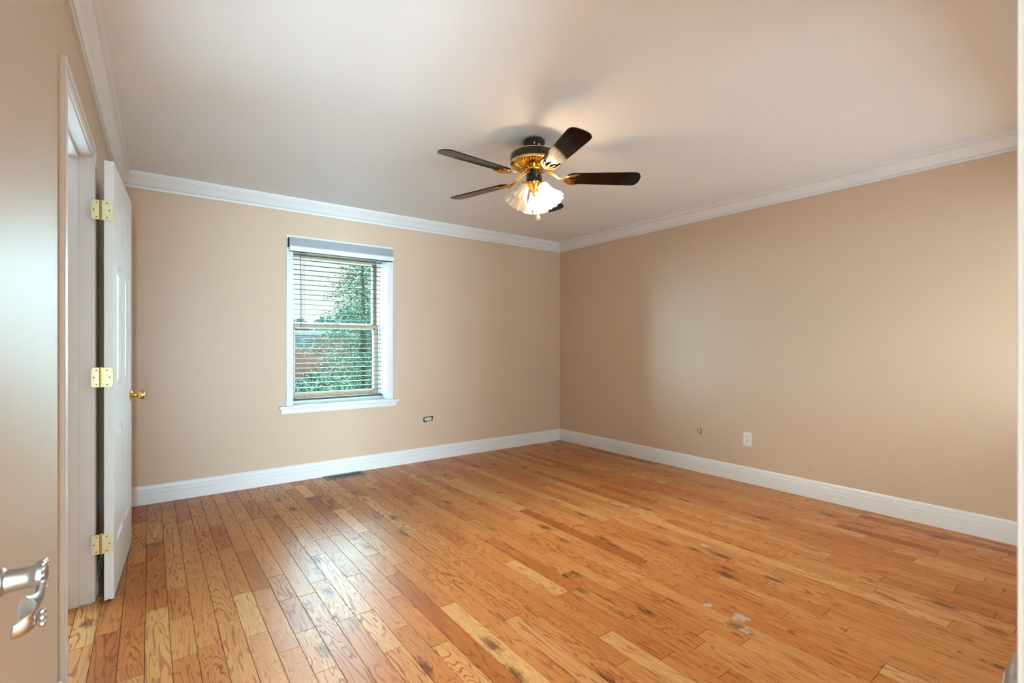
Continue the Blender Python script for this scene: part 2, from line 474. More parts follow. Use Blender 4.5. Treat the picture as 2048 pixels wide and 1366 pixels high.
# near wall: doorway the photographer stands in, and a window opening added for fill light
b = MB()
DX0, DX1 = -0.235, 1.335
b.box(DX1, 2.12, NY - .12, NY, -.06, H); b.box(4.06, RX, NY - .12, NY, -.06, H)
b.box(2.12, 4.06, NY - .12, NY, -.06, .70); b.box(2.12, 4.06, NY - .12, NY, 2.0, H)
b.box(-1.4, DX1, NY - .12, NY, 2.06, H); b.box(-1.4, DX0, NY - .12, NY, -.06, 2.06)
struct(b.build('wall_front', 'wall'), 'tan wall around the doorway behind the photographer', 'wall')
# hall behind the doorway
b = MB()
b.box(-1.4, -1.3, -3.4, NY - .12, -.06, H); b.box(2.0, 2.1, -3.4, NY - .12, -.06, H); b.box(-1.3, 2.0, -3.4, -3.3, -.06, H)
struct(b.build('wall_hall', 'wall'), 'hall walls behind the doorway', 'wall')
# left wall with its doorway (local frame)
O0, O1, OH = 0.062, 0.862, 2.035       # opening in local y, head height
b = MB(LM)
b.box(-.14, 0, -2.0, O0 - .02, -.06, H); b.box(-.14, 0, O1 + .02, 2.46, -.06, H); b.box(-.14, 0, O0 - .02, O1 + .02, OH + .02, H)
struct(b.build('wall_left', 'wall'), 'left wall seen edge-on around the white side doorway', 'wall')
b = MB()
b.box(-1.4, -1.3, NY, BY, -.06, H)
struct(b.build('wall_closet', 'wall'), 'side room wall beyond the white doorway', 'wall')

# ------------------------------------------------------------------ mouldings
CROWN = [(0, H - .108), (.012, H - .108), (.013, H - .097), (.008, H - .095), (.008, H - .090), (.018, H - .088), (.028, H - .078), (.050, H - .045), (.060, H - .034), (.060, H - .030), (.068, H - .028), (.069, H - .020), (.074, H - .018), (.078, H - .010), (.078, H), (0, H)]
BASE = [(0, 0), (.020, 0), (.020, .070), (.0140, .072), (.0140, .0765), (.0170, .079), (.0165, .101), (.0090, .103), (.0090, .1085), (.0125, .111), (.0105, .127), (.005, .136), (0, .136)]
lf0, lb = (lx(NY), NY), (lx(BY), BY)
struct(MB().run(CROWN, lb, (RX, BY), (0, -1), 1, 1).build('trim_1', 'trim'), 'white crown moulding along the top of the back wall', 'crown moulding')
struct(MB().run(CROWN, (RX, BY), (RX, NY), (-1, 0), 1, 1).build('trim_2', 'trim'), 'white crown moulding along the top of the right wall', 'crown moulding')
struct(MB().run(CROWN, lf0, lb, (1, -0.014), 1, 1).build('trim_3', 'trim'), 'white crown moulding along the top of the left wall', 'crown moulding')
struct(MB().run(CROWN, (RX, NY), lf0, (0, 1), 1, 1).build('trim_4', 'trim'), 'white crown moulding above the doorway wall', 'crown moulding')
struct(MB().run(BASE, lb, (RX, BY), (0, -1), 1, 1).build('baseboard_back', 'trim'), 'tall white baseboard under the window wall', 'baseboard')
struct(MB().run(BASE, (RX, BY), (RX, NY), (-1, 0), 1, 1).build('baseboard_right', 'trim'), 'tall white baseboard along the right wall', 'baseboard')
b = MB(LM)
b.run(BASE, (0, O1 + .075), (0, 2.45), (1, 0), 0, 1)
b.run(BASE, (0, -1.98), (0, O0 - .075), (1, 0), 1, 0)
struct(b.build('baseboard_left', 'trim'), 'white baseboard beside the open white door', 'baseboard')
struct(MB().run(BASE, (RX, NY), (DX1 + .06, NY), (0, 1), 1, 0).build('baseboard_front', 'trim'), 'white baseboard of the doorway wall', 'baseboard')

# side doorway: casing, jambs, stops
b = MB(LM)
CW = 0.060
def casing_leg(y0, y1, flip):
    b.box(0, .012, y0, y1, 0, OH + CW, .002)
    if flip: b.box(.010, .017, y0, y0 + .022, 0, OH + CW, .003); b.box(.010, .015, y1 - .015, y1, 0, OH + .01, .002)
    else: b.box(.010, .017, y1 - .022, y1, 0, OH + CW, .003); b.box(.010, .015, y0, y0 + .015, 0, OH + .01, .002)
casing_leg(O0 - CW, O0 - .006, True)
casing_leg(O1 + .006, O1 + CW, False)
b.box(0, .012, O0 - .006, O1 + .006, OH + .006, OH + CW, .002); b.box(.010, .017, O0 - CW + .022, O1 + CW - .022, OH + CW - .022, OH + CW, .003)
b.box(-.145, .004, O0 - .02, O0, 0, OH + .02, .001); b.box(-.145, .004, O1, O1 + .02, 0, OH + .02, .001); b.box(-.145, .004, O0 - .02, O1 + .02, OH, OH + .02, .001)
b.box(-.080, -.040, O0, O0 + .012, 0, OH, .003); b.box(-.080, -.040, O1 - .012, O1, 0, OH, .003); b.box(-.080, -.040, O0, O1, OH - .012, OH, .003)
struct(b.build('trim_5', 'trim'), 'white casing and jamb of the side doorway on the left', 'door frame')

# ------------------------------------------------------------------ six-panel door leaf swung back against the left wall
hx, hy = -0.132, 2.905
dang = math.atan2(0.046, 0.79)
DM = Matrix.Translation((hx, hy, 0)) @ Matrix.Rotation(-dang, 4, 'Z')     # local y along the leaf, x = out of its face, leaf at x -.035..0
door1 = empty('door_1', (hx, hy, 0), 'white six-panel door swung open beside the left doorway', 'door', None, 'structure')
LWD, DZ0, DZ1 = 0.79, 0.008, 2.028
b = MB(DM)
b.box(-.0255, -.0095, .002, LWD - .002, DZ0 + .002, DZ1 - .002)
ycols = [(0.0, .115), (.345, .445), (.675, LWD)]
zr = [(DZ0, .235), (.785, .965), (1.565, 1.690), (1.905, DZ1)]
def framebox(x0, x1):
    for y0, y1 in ycols: b.box(x0, x1, y0, y1, DZ0, DZ1)
    for z0, z1 in zr: 
        b.box(x0, x1, .115, .345, z0, z1); b.box(x0, x1, .445, .675, z0, z1)
for side in (0, 1):
    x0, x1 = ((-.012, 0.0), (-.035, -.023))[side]
    framebox(x0, x1)
    xs, xt = (-.0085, -.0005) if side == 0 else (-.0265, -.0345)
    xo = 0.0 if side == 0 else -.035
    for y0, y1 in ((.115, .345), (.445, .675)):
        for z0, z1 in ((.235, .785), (.965, 1.565), (1.690, 1.905)):
            def ring(q, x): return [(x, y0 + q, z0 + q), (x, y1 - q, z0 + q), (x, y1 - q, z1 - q), (x, y0 + q, z1 - q)]
            vs = ring(0, xo) + ring(.014, xs) + ring(.020, xs) + ring(.048, xt)
            fs = [(12, 13, 14, 15)]
            for k in range(3):
                for i in range(4): fs.append((4 * k + i, 4 * k + (i + 1) % 4, 4 * k + 4 + (i + 1) % 4, 4 * k + 4 + i))
            b.add(vs, fs)
b.build('leaf', 'door', door1)
# door knob on the room-side face near the free edge
kz = 0.885
KM = DM @ Matrix.Translation((0, LWD - .060, kz)) @ Matrix.Rotation(R(90), 4, 'Y')
k = MB().lathe([(0, 0), (.032, 0), (.033, .004), (.028, .009), (.014, .012), (.0115, .018), (.0115, .028), (.016, .033), (.0225, .036), (.0245, .040), (.0265, .060), (.0250, .066), (.018, .069), (0, .070)], 28, KM).build('door_knob', 'brass', door1)
k['label'] = 'polished brass knob'
# hinge with two rounded plates, five-knuckle barrel, screws
def plate_poly(w, h, r, n=5):
    p = [(0, -h / 2)]
    for i in range(n + 1):
        a = -PI / 2 + PI / 2 * i / n; p.append((w - r + r * math.cos(a), -h / 2 + r + r * math.sin(a)))
    for i in range(n + 1):
        a = PI / 2 * i / n; p.append((w - r + r * math.cos(a), h / 2 - r + r * math.sin(a)))
    p.append((0, h / 2)); return p
yj = LM @ Vector((0, O1, 0))
hz0 = 1.797
def make_hinge():
    bx, by = -0.178, 2.912
    barrel = MB().lathe([(0.0, -.046), (.004, -.048), (.006, -.044)], 14, Matrix.Translation((bx, by - .004, hz0)))
    for i in range(5):
        a = -.0445 + i * .0178
        barrel.lathe([(.0060, a), (.0072, a + .001), (.0072, a + .0168), (.0060, a + .0178)], 14, Matrix.Translation((bx, by - .004, hz0)))
    barrel.lathe([(.006, .0445), (.004, .048), (0, .049)], 14, Matrix.Translation((bx, by - .004, hz0)))
    hb = barrel.build('hinge', 'brass', door1)
    # plate on the jamb (to the left), plate on the leaf edge (to the right)
    for sgn, name, x0, y0, rot in ((-1, 'jamb_plate', bx + .001, by - .002, R(.8)), (1, 'leaf_plate', bx + .004, hy - .0012, -dang)):
        xf = Matrix.Translation((x0, y0, hz0)) @ Matrix.Rotation(rot if sgn < 0 else rot, 4, 'Z') @ Matrix.Rotation(R(90), 4, 'X') @ Matrix.Scale(-1 if sgn < 0 else 1, 4, (1, 0, 0))
        w = .036 if sgn < 0 else .0385
        p = MB().prism(plate_poly(w, .089, .012), 0, .0022, xf).build(name, 'pale_brass', hb)
        for sx, sz in ((.017, .033), (.0265, 0.0), (.017, -.033)):
            q = xf @ Matrix.Translation((sx, sz, .0022))
            MBs = MB().lathe([(0.0, 0), (.0036, 0), (.0032, .0007), (.0012, .0004), (0, .0002)], 12, q)
            if sx == .017 and sz > 0: scr = MBs
            else:
                k_ = len(scr.v); scr.v += MBs.v; scr.f += [[k_ + i for i in f] for f in MBs.f]; scr.sm += MBs.sm
        # screw heads sit on the plate: kept inside the hinge part as third level of the hinge barrel
        o = scr.build('screw_heads', 'screw', hb)
    return hb
h0 = make_hinge()
for z in (1.032, 0.270): dup(h0, door1, (0, 0, z - hz0))

# ------------------------------------------------------------------ entry door leaves beside the photographer
# left leaf folded back along the left wall: only its lever reaches into the picture
d2x = -0.180
door2 = empty('door_2', (d2x - .02, NY + .01, 0), 'entry door folded back at far left, only its satin lever showing', 'door', None, 'structure')
b = MB()
b.box(d2x - .035, d2x, NY + .01, NY + .76, .008, 2.03, .002)
b.build('leaf', 'door', door2)
ly, lz = 0.770, 0.917
SM = Matrix.Translation((d2x, ly, lz)) @ Matrix.Rotation(R(90), 4, 'Y')
prof = [(0, 0), (.033, 0), (.034, .004), (.030, .010), (.018, .013), (.0145, .016), (.0145, .046), (.0152, .047), (.0152, .050), (.0125, .052), (.0115, .070), (.0125, .074), (.0165, .078), (.0165, .082)]
lev = MB()
lev.lathe(prof + [(.0135, .085), (.006, .083), (0, .083)], 28, SM)
for i in range(14):
    a = 2 * PI * i / 14
    bmx = bmesh.new(); bmesh.ops.create_icosphere(bmx, subdivisions=1, radius=.0026)
    lev.bm(bmx, SM @ Matrix.Translation((.0150 * math.cos(a), .0150 * math.sin(a), .083)), True)
pts = []
for i in range(15):
    t = i / 14
    pts.append((d2x + .080 - .006 * t + .004 * math.sin(t * PI), ly - .002 - .052 * t, lz - .010 - .006 * math.sin(t * PI) - .004 * t))
lev.tube(pts, [.0100 - .0020 * math.sin(i / 14 * PI) for i in range(15)], 12, flat=(.5, 1.2))
tip = Vector(pts[-1])
scroll = [tip + Vector((.0085 * math.sin(a) - .001 * a, -.0045 * a, .0095 * (math.cos(a) - 1) * .8)) for a in [j * PI / 9 for j in range(11)]]
lev.tube(scroll, [.0100 - .0004 * j for j in range(11)], 12, flat=(.5, 1.2))
for j in range(3):
    bmx = bmesh.new(); bmesh.ops.create_icosphere(bmx, subdivisions=2, radius=.0034)
    lev.bm(bmx, Matrix.Translation(Vector(scroll[5]) + Vector((.0085, .003 - .001 * j, .004 - .0062 * j))), True)
o = lev.build('lever_handle', 'nickel', door2); o['label'] = 'satin nickel scrolled lever handle'
# right leaf: its free edge closes the picture on the right
rx, ry = 0.560, 0.072
door3 = empty('door_3', (rx, ry - .035, 0), 'closed white entry door leaf cutting off the right edge', 'door', None, 'structure')
MB().box(rx, DX1 - .02, ry - .035, ry, .008, 2.03, .003).build('leaf', 'entry_door', door3)
MB().box(rx - .032, rx + .02, ry - .056, ry - .0355, .008, 2.03, .002).build('edge_light_block', 'door', door3)  # unseen strip added to keep hall light off the leaf edge
rz = 0.872
RMx = Matrix.Translation((rx + .058, ry, rz)) @ Matrix.Rotation(R(-90), 4, 'X')
o = MB().lathe([(0, 0), (.034, 0), (.035, .003), (.033, .009), (.026, .0125), (.016, .0130), (.015, .0150), (0, .0152)], 36, RMx).build('rosette', 'nickel', door3)
o['label'] = 'satin nickel rosette'
b = MB()
b.box(DX1 - .02, DX1, NY - .125, NY + .002, 0, 2.06, .002); b.box(DX0, DX0 + .02, NY - .125, NY + .002, 0, 2.06, .002); b.box(DX0, DX1, NY - .125, NY + .002, 2.04, 2.06, .002)
b.box(DX1, DX1 + .06, NY, NY + .014, 0, 2.12, .002); b.box(DX0 - .0, DX1 + .06, NY, NY + .014, 2.06, 2.12, .002)
struct(b.build('trim_6', 'trim'), 'white frame of the entry doorway', 'door frame')
b = MB()  # unseen window frame added around the fill light opening
for x0, x1, z0, z1 in ((2.12, 2.16, .70, 2.0), (4.02, 4.06, .70, 2.0), (2.16, 4.02, .70, .75), (2.16, 4.02, 1.95, 2.0)): b.box(x0, x1, NY - .11, NY + .01, z0, z1, .003)
b.box(3.05, 3.11, NY - .06, NY - .02, .75, 1.95, .003)
struct(b.build('added_fill_window', 'trim'), 'unseen white window frame added in the doorway wall for fill light', 'window')

# ------------------------------------------------------------------ the window
win = empty('window_1', ((WX0 + WX1) / 2, BY, WZ0), 'double-hung window with tan sashes in the back wall', 'window', None, 'structure')
b = MB()
cx0, cx1, ctop = WX0 - .052, WX1 + .056, 2.125
for x0, x1 in ((cx0, WX0), (WX1, cx1)):
    b.box(x0, x1, BY - .018, BY, WZ0, ctop, .003)
b.box(WX0, WX1, BY - .018, BY, WZ1 - .004, ctop, .003)
b.box(cx0, cx0 + .014, BY - .023, BY - .016, WZ0, ctop, .002); b.box(cx1 - .014, cx1, BY - .023, BY - .016, WZ0, ctop, .002); b.box(cx0 + .014, cx1 - .014, BY - .023, BY - .016, ctop - .014, ctop, .002)
b.build('casing', 'trim', win)
b = MB()
b.box(WX0 - .004, WX0 + .006, BY - .005, BY + .28, WZ0, WZ1, .001); b.box(WX1 - .006, WX1 + .004, BY - .005, BY + .28, WZ0, WZ1, .001)
b.box(WX0, WX1, BY - .005, BY + .28, WZ1 - .010, WZ1 + .002, .001)
for sx, sg in ((WX0 + .006, 1), (WX1 - .006, -1)):      # stop strips of the side tracks
    for yy in (.170, .212, .252):
        a, c = sorted((sx, sx + sg * .014)); b.box(a, c, BY + yy - .006, BY + yy, WZ0, WZ1 - .01, .001)
b.build('jamb', 'trim', win)
b = MB()
b.box(cx0 - .058, cx1 + .052, BY - .055, BY + .002, WZ0 - .022, WZ0, .004); b.box(WX0, WX1, BY, BY + .27, WZ0 - .022, WZ0, .001)
b.build('stool', 'trim', win)
b = MB()
b.box(cx0 - .042, cx1 + .038, BY - .022, BY, .587, WZ0 - .022, .003); b.box(cx0 - .042, cx1 + .038, BY - .030, BY, .622, WZ0 - .022, .004)
b.build('apron', 'trim', win)
def sash(name, y0, y1, z0, z1, st, rt, rb, mat, smat):
    x0, x1 = WX0 + .008, WX1 - .008
    m = MB()
    m.box(x0, x1, y0, y1, z0, z0 + rb, .003); m.box(x0, x1, y0, y1, z1 - rt, z1, .003)
    if smat == mat:
        m.box(x0, x0 + st, y0 + .0008, y1 - .0008, z0 + rb - .001, z1 - rt + .001); m.box(x1 - st, x1, y0 + .0008, y1 - .0008, z0 + rb - .001, z1 - rt + .001)
    s_ = m.build(name, mat, win)
    if smat != mat:
        m = MB(); m.box(x0, x0 + st, y0, y1, z0 + rb, z1 - rt, .003); m.build('stile', mat, s_)
        m = MB(); m.box(x1 - st, x1, y0, y1, z0 + rb, z1 - rt, .003); m.build('stile', smat, s_)
    m = MB()
    ym = (y0 + y1) / 2
    for a, c, d, e in ((x0 + st, x0 + st + .012, z0 + rb, z1 - rt), (x1 - st - .016, x1 - st, z0 + rb, z1 - rt)): m.box(a, c, ym - .006, ym + .010, d, e, .001)
    m.box(x0 + st, x1 - st, ym - .006, ym + .010, z0 + rb, z0 + rb + .010, .001); m.box(x0 + st, x1 - st, ym - .006, ym + .010, z1 - rt - .012, z1 - rt, .001)
    m.build('glazing_bead', 'trim', s_)
    m = MB(); m.box(x0 + st, x1 - st, ym, ym + .004, z0 + rb, z1 - rt); m.build('pane', 'glass', s_)
    return s_
low = sash('lower_sash', BY + .172, BY + .206, WZ0 + .040, 1.378, .042, .036, .040, 'tan_wood', 'tan_wood')
upp = sash('upper_sash', BY + .214, BY + .246, 1.345, WZ1 - .055, .040, .040, .034, 'tan_wood', 'brown_wood')
b = MB(); b.box(WX0 + .006, WX1 - .006, BY + .16, BY + .27, WZ0, WZ0 + .042, .003); b.build('sill', 'trim', win)
b = MB(); b.box(WX0 + .006, WX1 - .006, BY + .16, BY + .27, WZ1 - .055, WZ1 - .008, .003); b.build('head_stop', 'trim', win)
xm = (WX0 + WX1) / 2
b = MB(); b.lathe([(0, 0), (.016, 0), (.016, .006), (.010, .010), (0, .011)], 16, Matrix.Translation((xm, BY + .188, 1.378))); b.box(xm - .030, xm + .030, BY + .180, BY + .196, 1.378, 1.384, .002)
b.build('sash_lock', 'wand', win)

# venetian blind hung inside the reveal
vb = empty('venetian_blind', (xm, BY + .10, WZ0 + .045), 'thin-slatted venetian blind lowered over the window with slats open', 'blind')
bx0, bx1, byc = WX0 + .012, WX1 - .012, BY + .100
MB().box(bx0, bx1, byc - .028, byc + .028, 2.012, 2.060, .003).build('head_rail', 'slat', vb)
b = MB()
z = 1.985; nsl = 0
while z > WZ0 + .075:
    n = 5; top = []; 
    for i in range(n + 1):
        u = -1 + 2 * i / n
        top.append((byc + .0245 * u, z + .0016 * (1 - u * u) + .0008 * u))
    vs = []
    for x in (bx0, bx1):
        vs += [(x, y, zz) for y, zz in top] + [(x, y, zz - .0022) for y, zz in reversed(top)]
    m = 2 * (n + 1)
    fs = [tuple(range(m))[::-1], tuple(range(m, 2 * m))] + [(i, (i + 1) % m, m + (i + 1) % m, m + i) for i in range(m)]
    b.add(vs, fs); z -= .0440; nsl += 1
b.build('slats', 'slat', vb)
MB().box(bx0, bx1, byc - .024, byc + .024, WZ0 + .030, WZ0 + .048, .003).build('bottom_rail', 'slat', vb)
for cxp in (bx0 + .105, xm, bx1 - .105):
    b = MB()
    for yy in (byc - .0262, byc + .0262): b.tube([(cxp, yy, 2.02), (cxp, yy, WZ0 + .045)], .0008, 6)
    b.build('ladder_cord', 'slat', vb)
MB().tube([(bx0 + .070, byc - .036, 2.03), (bx0 + .072, byc - .038, 1.70), (bx0 + .073, byc - .038, 1.335)], .0034, 8).build('tilt_wand', 'wand', vb)

# rolled-up grey shade in front of the head casing
rs = empty('roller_shade', (xm, BY - .05, 1.98), 'grey fabric shade rolled up in its cassette above the window', 'window shade')
sx0, sx1 = WX0 - .040, WX1 + .038
b = MB(); b.box(sx0, sx1, BY - .078, BY - .024, 2.025, 2.100, .004); b.build('cassette', 'grey_fabric', rs)
b = MB(); b.box(sx0 + .002, sx1 + .004, BY - .084, BY - .026, 1.983, 2.026, .004); b.box(sx0 + .002, sx1 + .004, BY - .088, BY - .03, 1.983, 1.990, .002)
b.build('bottom_rail', 'trim', rs)['label'] = 'white bottom rail'
b = MB(); b.box(sx0 - .005, sx0, BY - .076, BY - .024, 2.02, 2.098, .001); b.build('dark_end_gap', 'dark', rs)  # dark strip standing in for the shaded gap at the cassette end

# ------------------------------------------------------------------ ceiling fan
FX, FY = 1.893, 2.317
fan = empty('ceiling_fan', (FX, FY, H), 'black and brass five-blade ceiling fan with three pleated glass lights', 'ceiling fan')
yaw = R(36.66)
fwd = Vector((math.sin(yaw), math.cos(yaw), 0)); rgt = Vector((math.cos(yaw), -math.sin(yaw), 0))
HANG = Matrix.Translation((FX, FY, 2.42)) @ Matrix.Rotation(R(-2.2), 4, rgt) @ Matrix.Translation((-FX, -FY, -2.42))   # the loose fan hangs a little crooked
FT = lambda z=0: HANG @ Matrix.Translation((FX, FY, z))
MB().lathe([(0, 2.4395), (.052, 2.4395), (.052, 2.424), (0, 2.424)], 24, Matrix.Translation((FX, FY, 0))).build('ceiling_box', 'vent', fan)
MB().lathe([(0, 2.428), (.066, 2.428), (.069, 2.424), (.067, 2.405), (.060, 2.385), (.048, 2.368), (.044, 2.355), (0, 2.355)], 40, FT()).build('canopy', 'black', fan)
for i, (a, h) in enumerate(((3.7, .012), (4.1, .010), (4.4, .013), (5.2, .008))):
    p = [(FX + .050 * math.cos(a), FY + .050 * math.sin(a), 2.436), (FX + .066 * math.cos(a + .1), FY + .066 * math.sin(a + .1), 2.430), (FX + .067 * math.cos(a + .35), FY + .067 * math.sin(a + .35), 2.432), (FX + .050 * math.cos(a + .5), FY + .05 * math.sin(a + .5), 2.436)]
    MB().tube(p, .0035, 6).build('wire', 'red_wire', fan)
for a in (R(200), R(20)):
    MB().tube([(FX + .066 * math.cos(a), FY + .066 * math.sin(a), 2.418), (FX + .082 * math.cos(a), FY + .082 * math.sin(a), 2.418)], [.003, .0045], 8).build('canopy_screw', 'dark', fan)
MB().lathe([(0, 2.362), (.070, 2.360), (.120, 2.352), (.138, 2.344), (.143, 2.338), (.146, 2.332), (.146, 2.294), (.143, 2.288), (0, 2.288)], 64, FT()).build('motor_housing', 'black', fan)
for z in (2.3385, 2.2915):
    MB().lathe([(.1400, z - .0028), (.1455, z - .003), (.1472, z - .0012), (.1472, z + .0012), (.1450, z + .003), (.1400, z + .0028)], 64, FT()).build('trim_ring', 'brass', fan)
b = MB().lathe([(.145, 2.290), (.144, 2.284), (.138, 2.280), (.127, 2.281), (.118, 2.278), (.080, 2.267), (.060, 2.264), (0, 2.264)], 64, FT())
for i in range(44):
    a = 2 * PI * i / 44
    xf = FT(2.2755) @ Matrix.Rotation(a, 4, 'Z') @ Matrix.Translation((.100, 0, 0)) @ Matrix.Rotation(R(-16), 4, 'Y')
    b.box(-.020, .020, -.0022, .0022, -.0055, .004, 0.001, xf)
b.build('vent_plate', 'brass', fan)
MB().lathe([(0, 2.268), (.058, 2.268), (.060, 2.264), (.060, 2.246), (.056, 2.242), (0, 2.242)], 10, FT()).build('flywheel', 'brass', fan)
MB().lathe([(0, 2.244), (.028, 2.244), (.028, 2.226), (.046, 2.222), (.049, 2.216), (.049, 2.172), (.046, 2.166), (0, 2.166)], 40, FT()).build('switch_housing', 'black', fan)
MB().lathe([(0, 2.168), (.050, 2.168), (.052, 2.163), (.048, 2.152), (.038, 2.140), (.022, 2.130), (.014, 2.118), (.016, 2.105), (.012, 2.094), (0, 2.088)], 40, FT()).build('light_fitter', 'brass', fan)
def azim(deg):
    d = fwd * math.cos(R(deg)) + rgt * math.sin(R(deg)); return math.atan2(d.y, d.x)
ZB = 2.200
PITCH = 12.0
def blade_poly():
    p = []
    r0, r1, w0, w1 = .195, .650, .054, .067
    for i in range(7):
        a = PI / 2 + PI * i / 6 * 1.0
        p.append((r0 + .034 + .034 * math.cos(a), w0 * math.sin(a)))
    for i in range(9):
        a = -PI / 2 + PI * i / 8
        ca, sa = math.cos(a), math.sin(a)
        p.append((r1 - .048 + .048 * math.copysign(abs(ca) ** .8, ca), w1 * math.copysign(abs(sa) ** .8, sa)))
    return p
def fan_blade(deg):
    a = azim(deg)
    # increasing screen-clockwise side is the higher edge: in the blade frame that is -y
    B = FT(ZB) @ Matrix.Rotation(a, 4, 'Z') @ Matrix.Rotation(R(-PITCH), 4, 'X')
    bl = MB().prism(blade_poly(), -.003, .003, B).build('blade', 'blade', fan)
    m = MB()
    A = FT() @ Matrix.Rotation(a, 4, 'Z')
    for s in (-1, 1):
        pts = [A @ Vector((.050, .010 * s, 2.254)), A @ Vector((.085, .012 * s, 2.246)), A @ Vector((.120, .010 * s, 2.222)), A @ Vector((.150, .008 * s, 2.200)), A @ Vector((.180, .006 * s, 2.193)), B @ Vector((.215, .004 * s, -.008))]
        m.tube(pts, [.009, .008, .007, .007, .008, .006], 10, flat=(1.0, .55))
    def ring_pts(f, n=22): return [f(i / n) for i in range(n + 1)]
    # openwork crescent palm under the root of the blade
    for s in (-1, 1):
        pts = [B @ Vector((.186 + .085 * t ** 1.2, s * (.050 * math.sin(min(1, t * 1.25) * PI / 2)), -.0065 - .004 * math.sin(t * PI))) for t in [i / 12 for i in range(13)]]
        m.tube(pts, [.0115 - .0075 * (i / 12) for i in range(13)], 10, flat=(1.25, .6))
        pts = [B @ Vector((.200 + .030 * t, s * (.004 + .038 * t), -.008)) for t in [i / 6 for i in range(7)]]
        m.tube(pts, [.0075 - .003 * i / 6 for i in range(7)], 8, flat=(1.3, .6))
        pts = [B @ Vector((.232 + .016 * math.cos(t * PI), s * (.036 - .020 * t), -.007)) for t in [i / 8 for i in range(9)]]
        m.tube(pts, [.005] * 9, 8, flat=(1.2, .6))
    m.tube([B @ Vector((.195, 0, -.008)), B @ Vector((.225, 0, -.010)), B @ Vector((.262, 0, -.006))], [.010, .009, .003], 10, flat=(1.2, .5))
    m.build('blade_arm', 'brass', bl)
for kk in range(5): fan_blade(89.0 + 72 * kk)

def lamp(deg, bulb, s=1.0):
    a = azim(deg)
    A = FT() @ Matrix.Rotation(a, 4, 'Z')
    arm = MB()
    arm.tube([A @ Vector((.020, 0, 2.134)), A @ Vector((.034, 0, 2.150)), A @ Vector((.046, 0, 2.157)), A @ Vector((.055, 0, 2.152))], [.007, .006, .006, .008], 10)
    # holder and shade point down and out
    Hm = A @ Matrix.Translation((.052, 0, 2.158)) @ Matrix.Rotation(R(180 - 30), 4, 'Y')
    arm.lathe([(0, 0), (.014, 0), (.024, .004), (.027, .010), (.027, .030), (.025, .032), (0, .032)], 24, Hm)
    sh = arm.build('lamp_holder', 'brass', fan)
    prof = [(.0255, .016), (.0300, .024), (.0330, .040), (.0370, .060), (.0430, .080), (.0520, .100), (.0610, .118), (.0690, .134), (.0740, .144)]
    nfl = 14
    amp = [0, .0, .02, .045, .07, .09, .11, .13, .15]
    def fl(j, an):
        jj = j if j < 9 else 17 - j
        return amp[jj] * (abs(math.cos(an * nfl / 2)) - .5) * 1.6
    pr = prof + [(r - .0025, z) for r, z in reversed(prof)]
    MB().lathe(pr, 112, Hm, flute=fl).build('lamp_shade', 'shade', sh, ang=70)
    bp = Hm @ Matrix.Translation((0, 0, .072))
    bu = MB().lathe([(0, .030), (.012, .027), (.021, .018), (.0245, .004), (.022, -.010), (.015, -.024), (.012, -.042), (0, -.042)], 20, bp)
    bu.build('bulb', bulb, sh)
lamp(8, 'bulb_soft'); lamp(128, 'bulb_lit'); lamp(248, 'bulb_off')
# pull chains
for dx, zb, fob in ((-.012, 1.990, 'dark'), (.020, 1.965, 'cream')):
    p = Vector((FX, FY, 0)) + rgt * dx - fwd * .052
    m = MB().tube([p + Vector((0, 0, 2.185)), p + Vector((0, 0, zb))], .0011, 6)
    ch = m.build('pull_chain', 'chain', fan)
    if fob == 'cream':
        MB().lathe([(0, zb - .036), (.006, zb - .034), (.0125, zb - .024), (.0135, zb - .017), (.010, zb - .006), (.004, zb + .002), (0, zb + .004)], 18, Matrix.Translation(p)).build('fob', 'cream', ch)
    else:
        MB().lathe([(0, zb - .014), (.003, zb - .012), (.0035, zb - .004), (.002, zb + .002), (0, zb + .003)], 12, Matrix.Translation(p)).build('fob', 'dark', ch)

# ------------------------------------------------------------------ wall fittings and the floor register
oy, oz = 2.140, 0.374
out = empty('wall_outlet', (RX, oy, oz - .057), 'white duplex outlet with cover low on the right wall', 'outlet')
MB().box(RX - .006, RX, oy - .036, oy + .036, oz - .058, oz + .058, .003).build('cover_plate', 'plate', out)
for s in (-1, 1):
    X = Matrix.Translation((RX - .006, oy, oz + s * .0195)) @ Matrix.Rotation(R(-90), 4, 'Y')
    poly = [(.0150 * math.copysign(abs(math.cos(a)) ** .6, math.cos(a)), .0165 * math.copysign(abs(math.sin(a)) ** .7, math.sin(a))) for a in [2 * PI * i / 24 for i in range(24)]]
    rc = MB().prism(poly, 0, .0022, X).build('receptacle', 'plate', out)
    m = MB()
    m.box(RX - .0086, RX - .0080, oy - .0085, oy - .0055, oz + s * .0195 - .006, oz + s * .0195 + .003)
    m.box(RX - .0086, RX - .0080, oy + .0055, oy + .0085, oz + s * .0195 - .006, oz + s * .0195 + .003)
    m.lathe([(0, 0), (.0028, 0), (.0028, .0005), (0, .0005)], 10, Matrix.Translation((RX - .0081, oy, oz + s * .0195 + .0085)) @ Matrix.Rotation(R(-90), 4, 'Y'))
    m.build('slots', 'dark', rc)
MB().lathe([(0, 0), (.003, 0), (.0028, .001), (0, .0012)], 10, Matrix.Translation((RX - .006, oy, oz)) @ Matrix.Rotation(R(-90), 4, 'Y')).build('screw', 'screw', out)
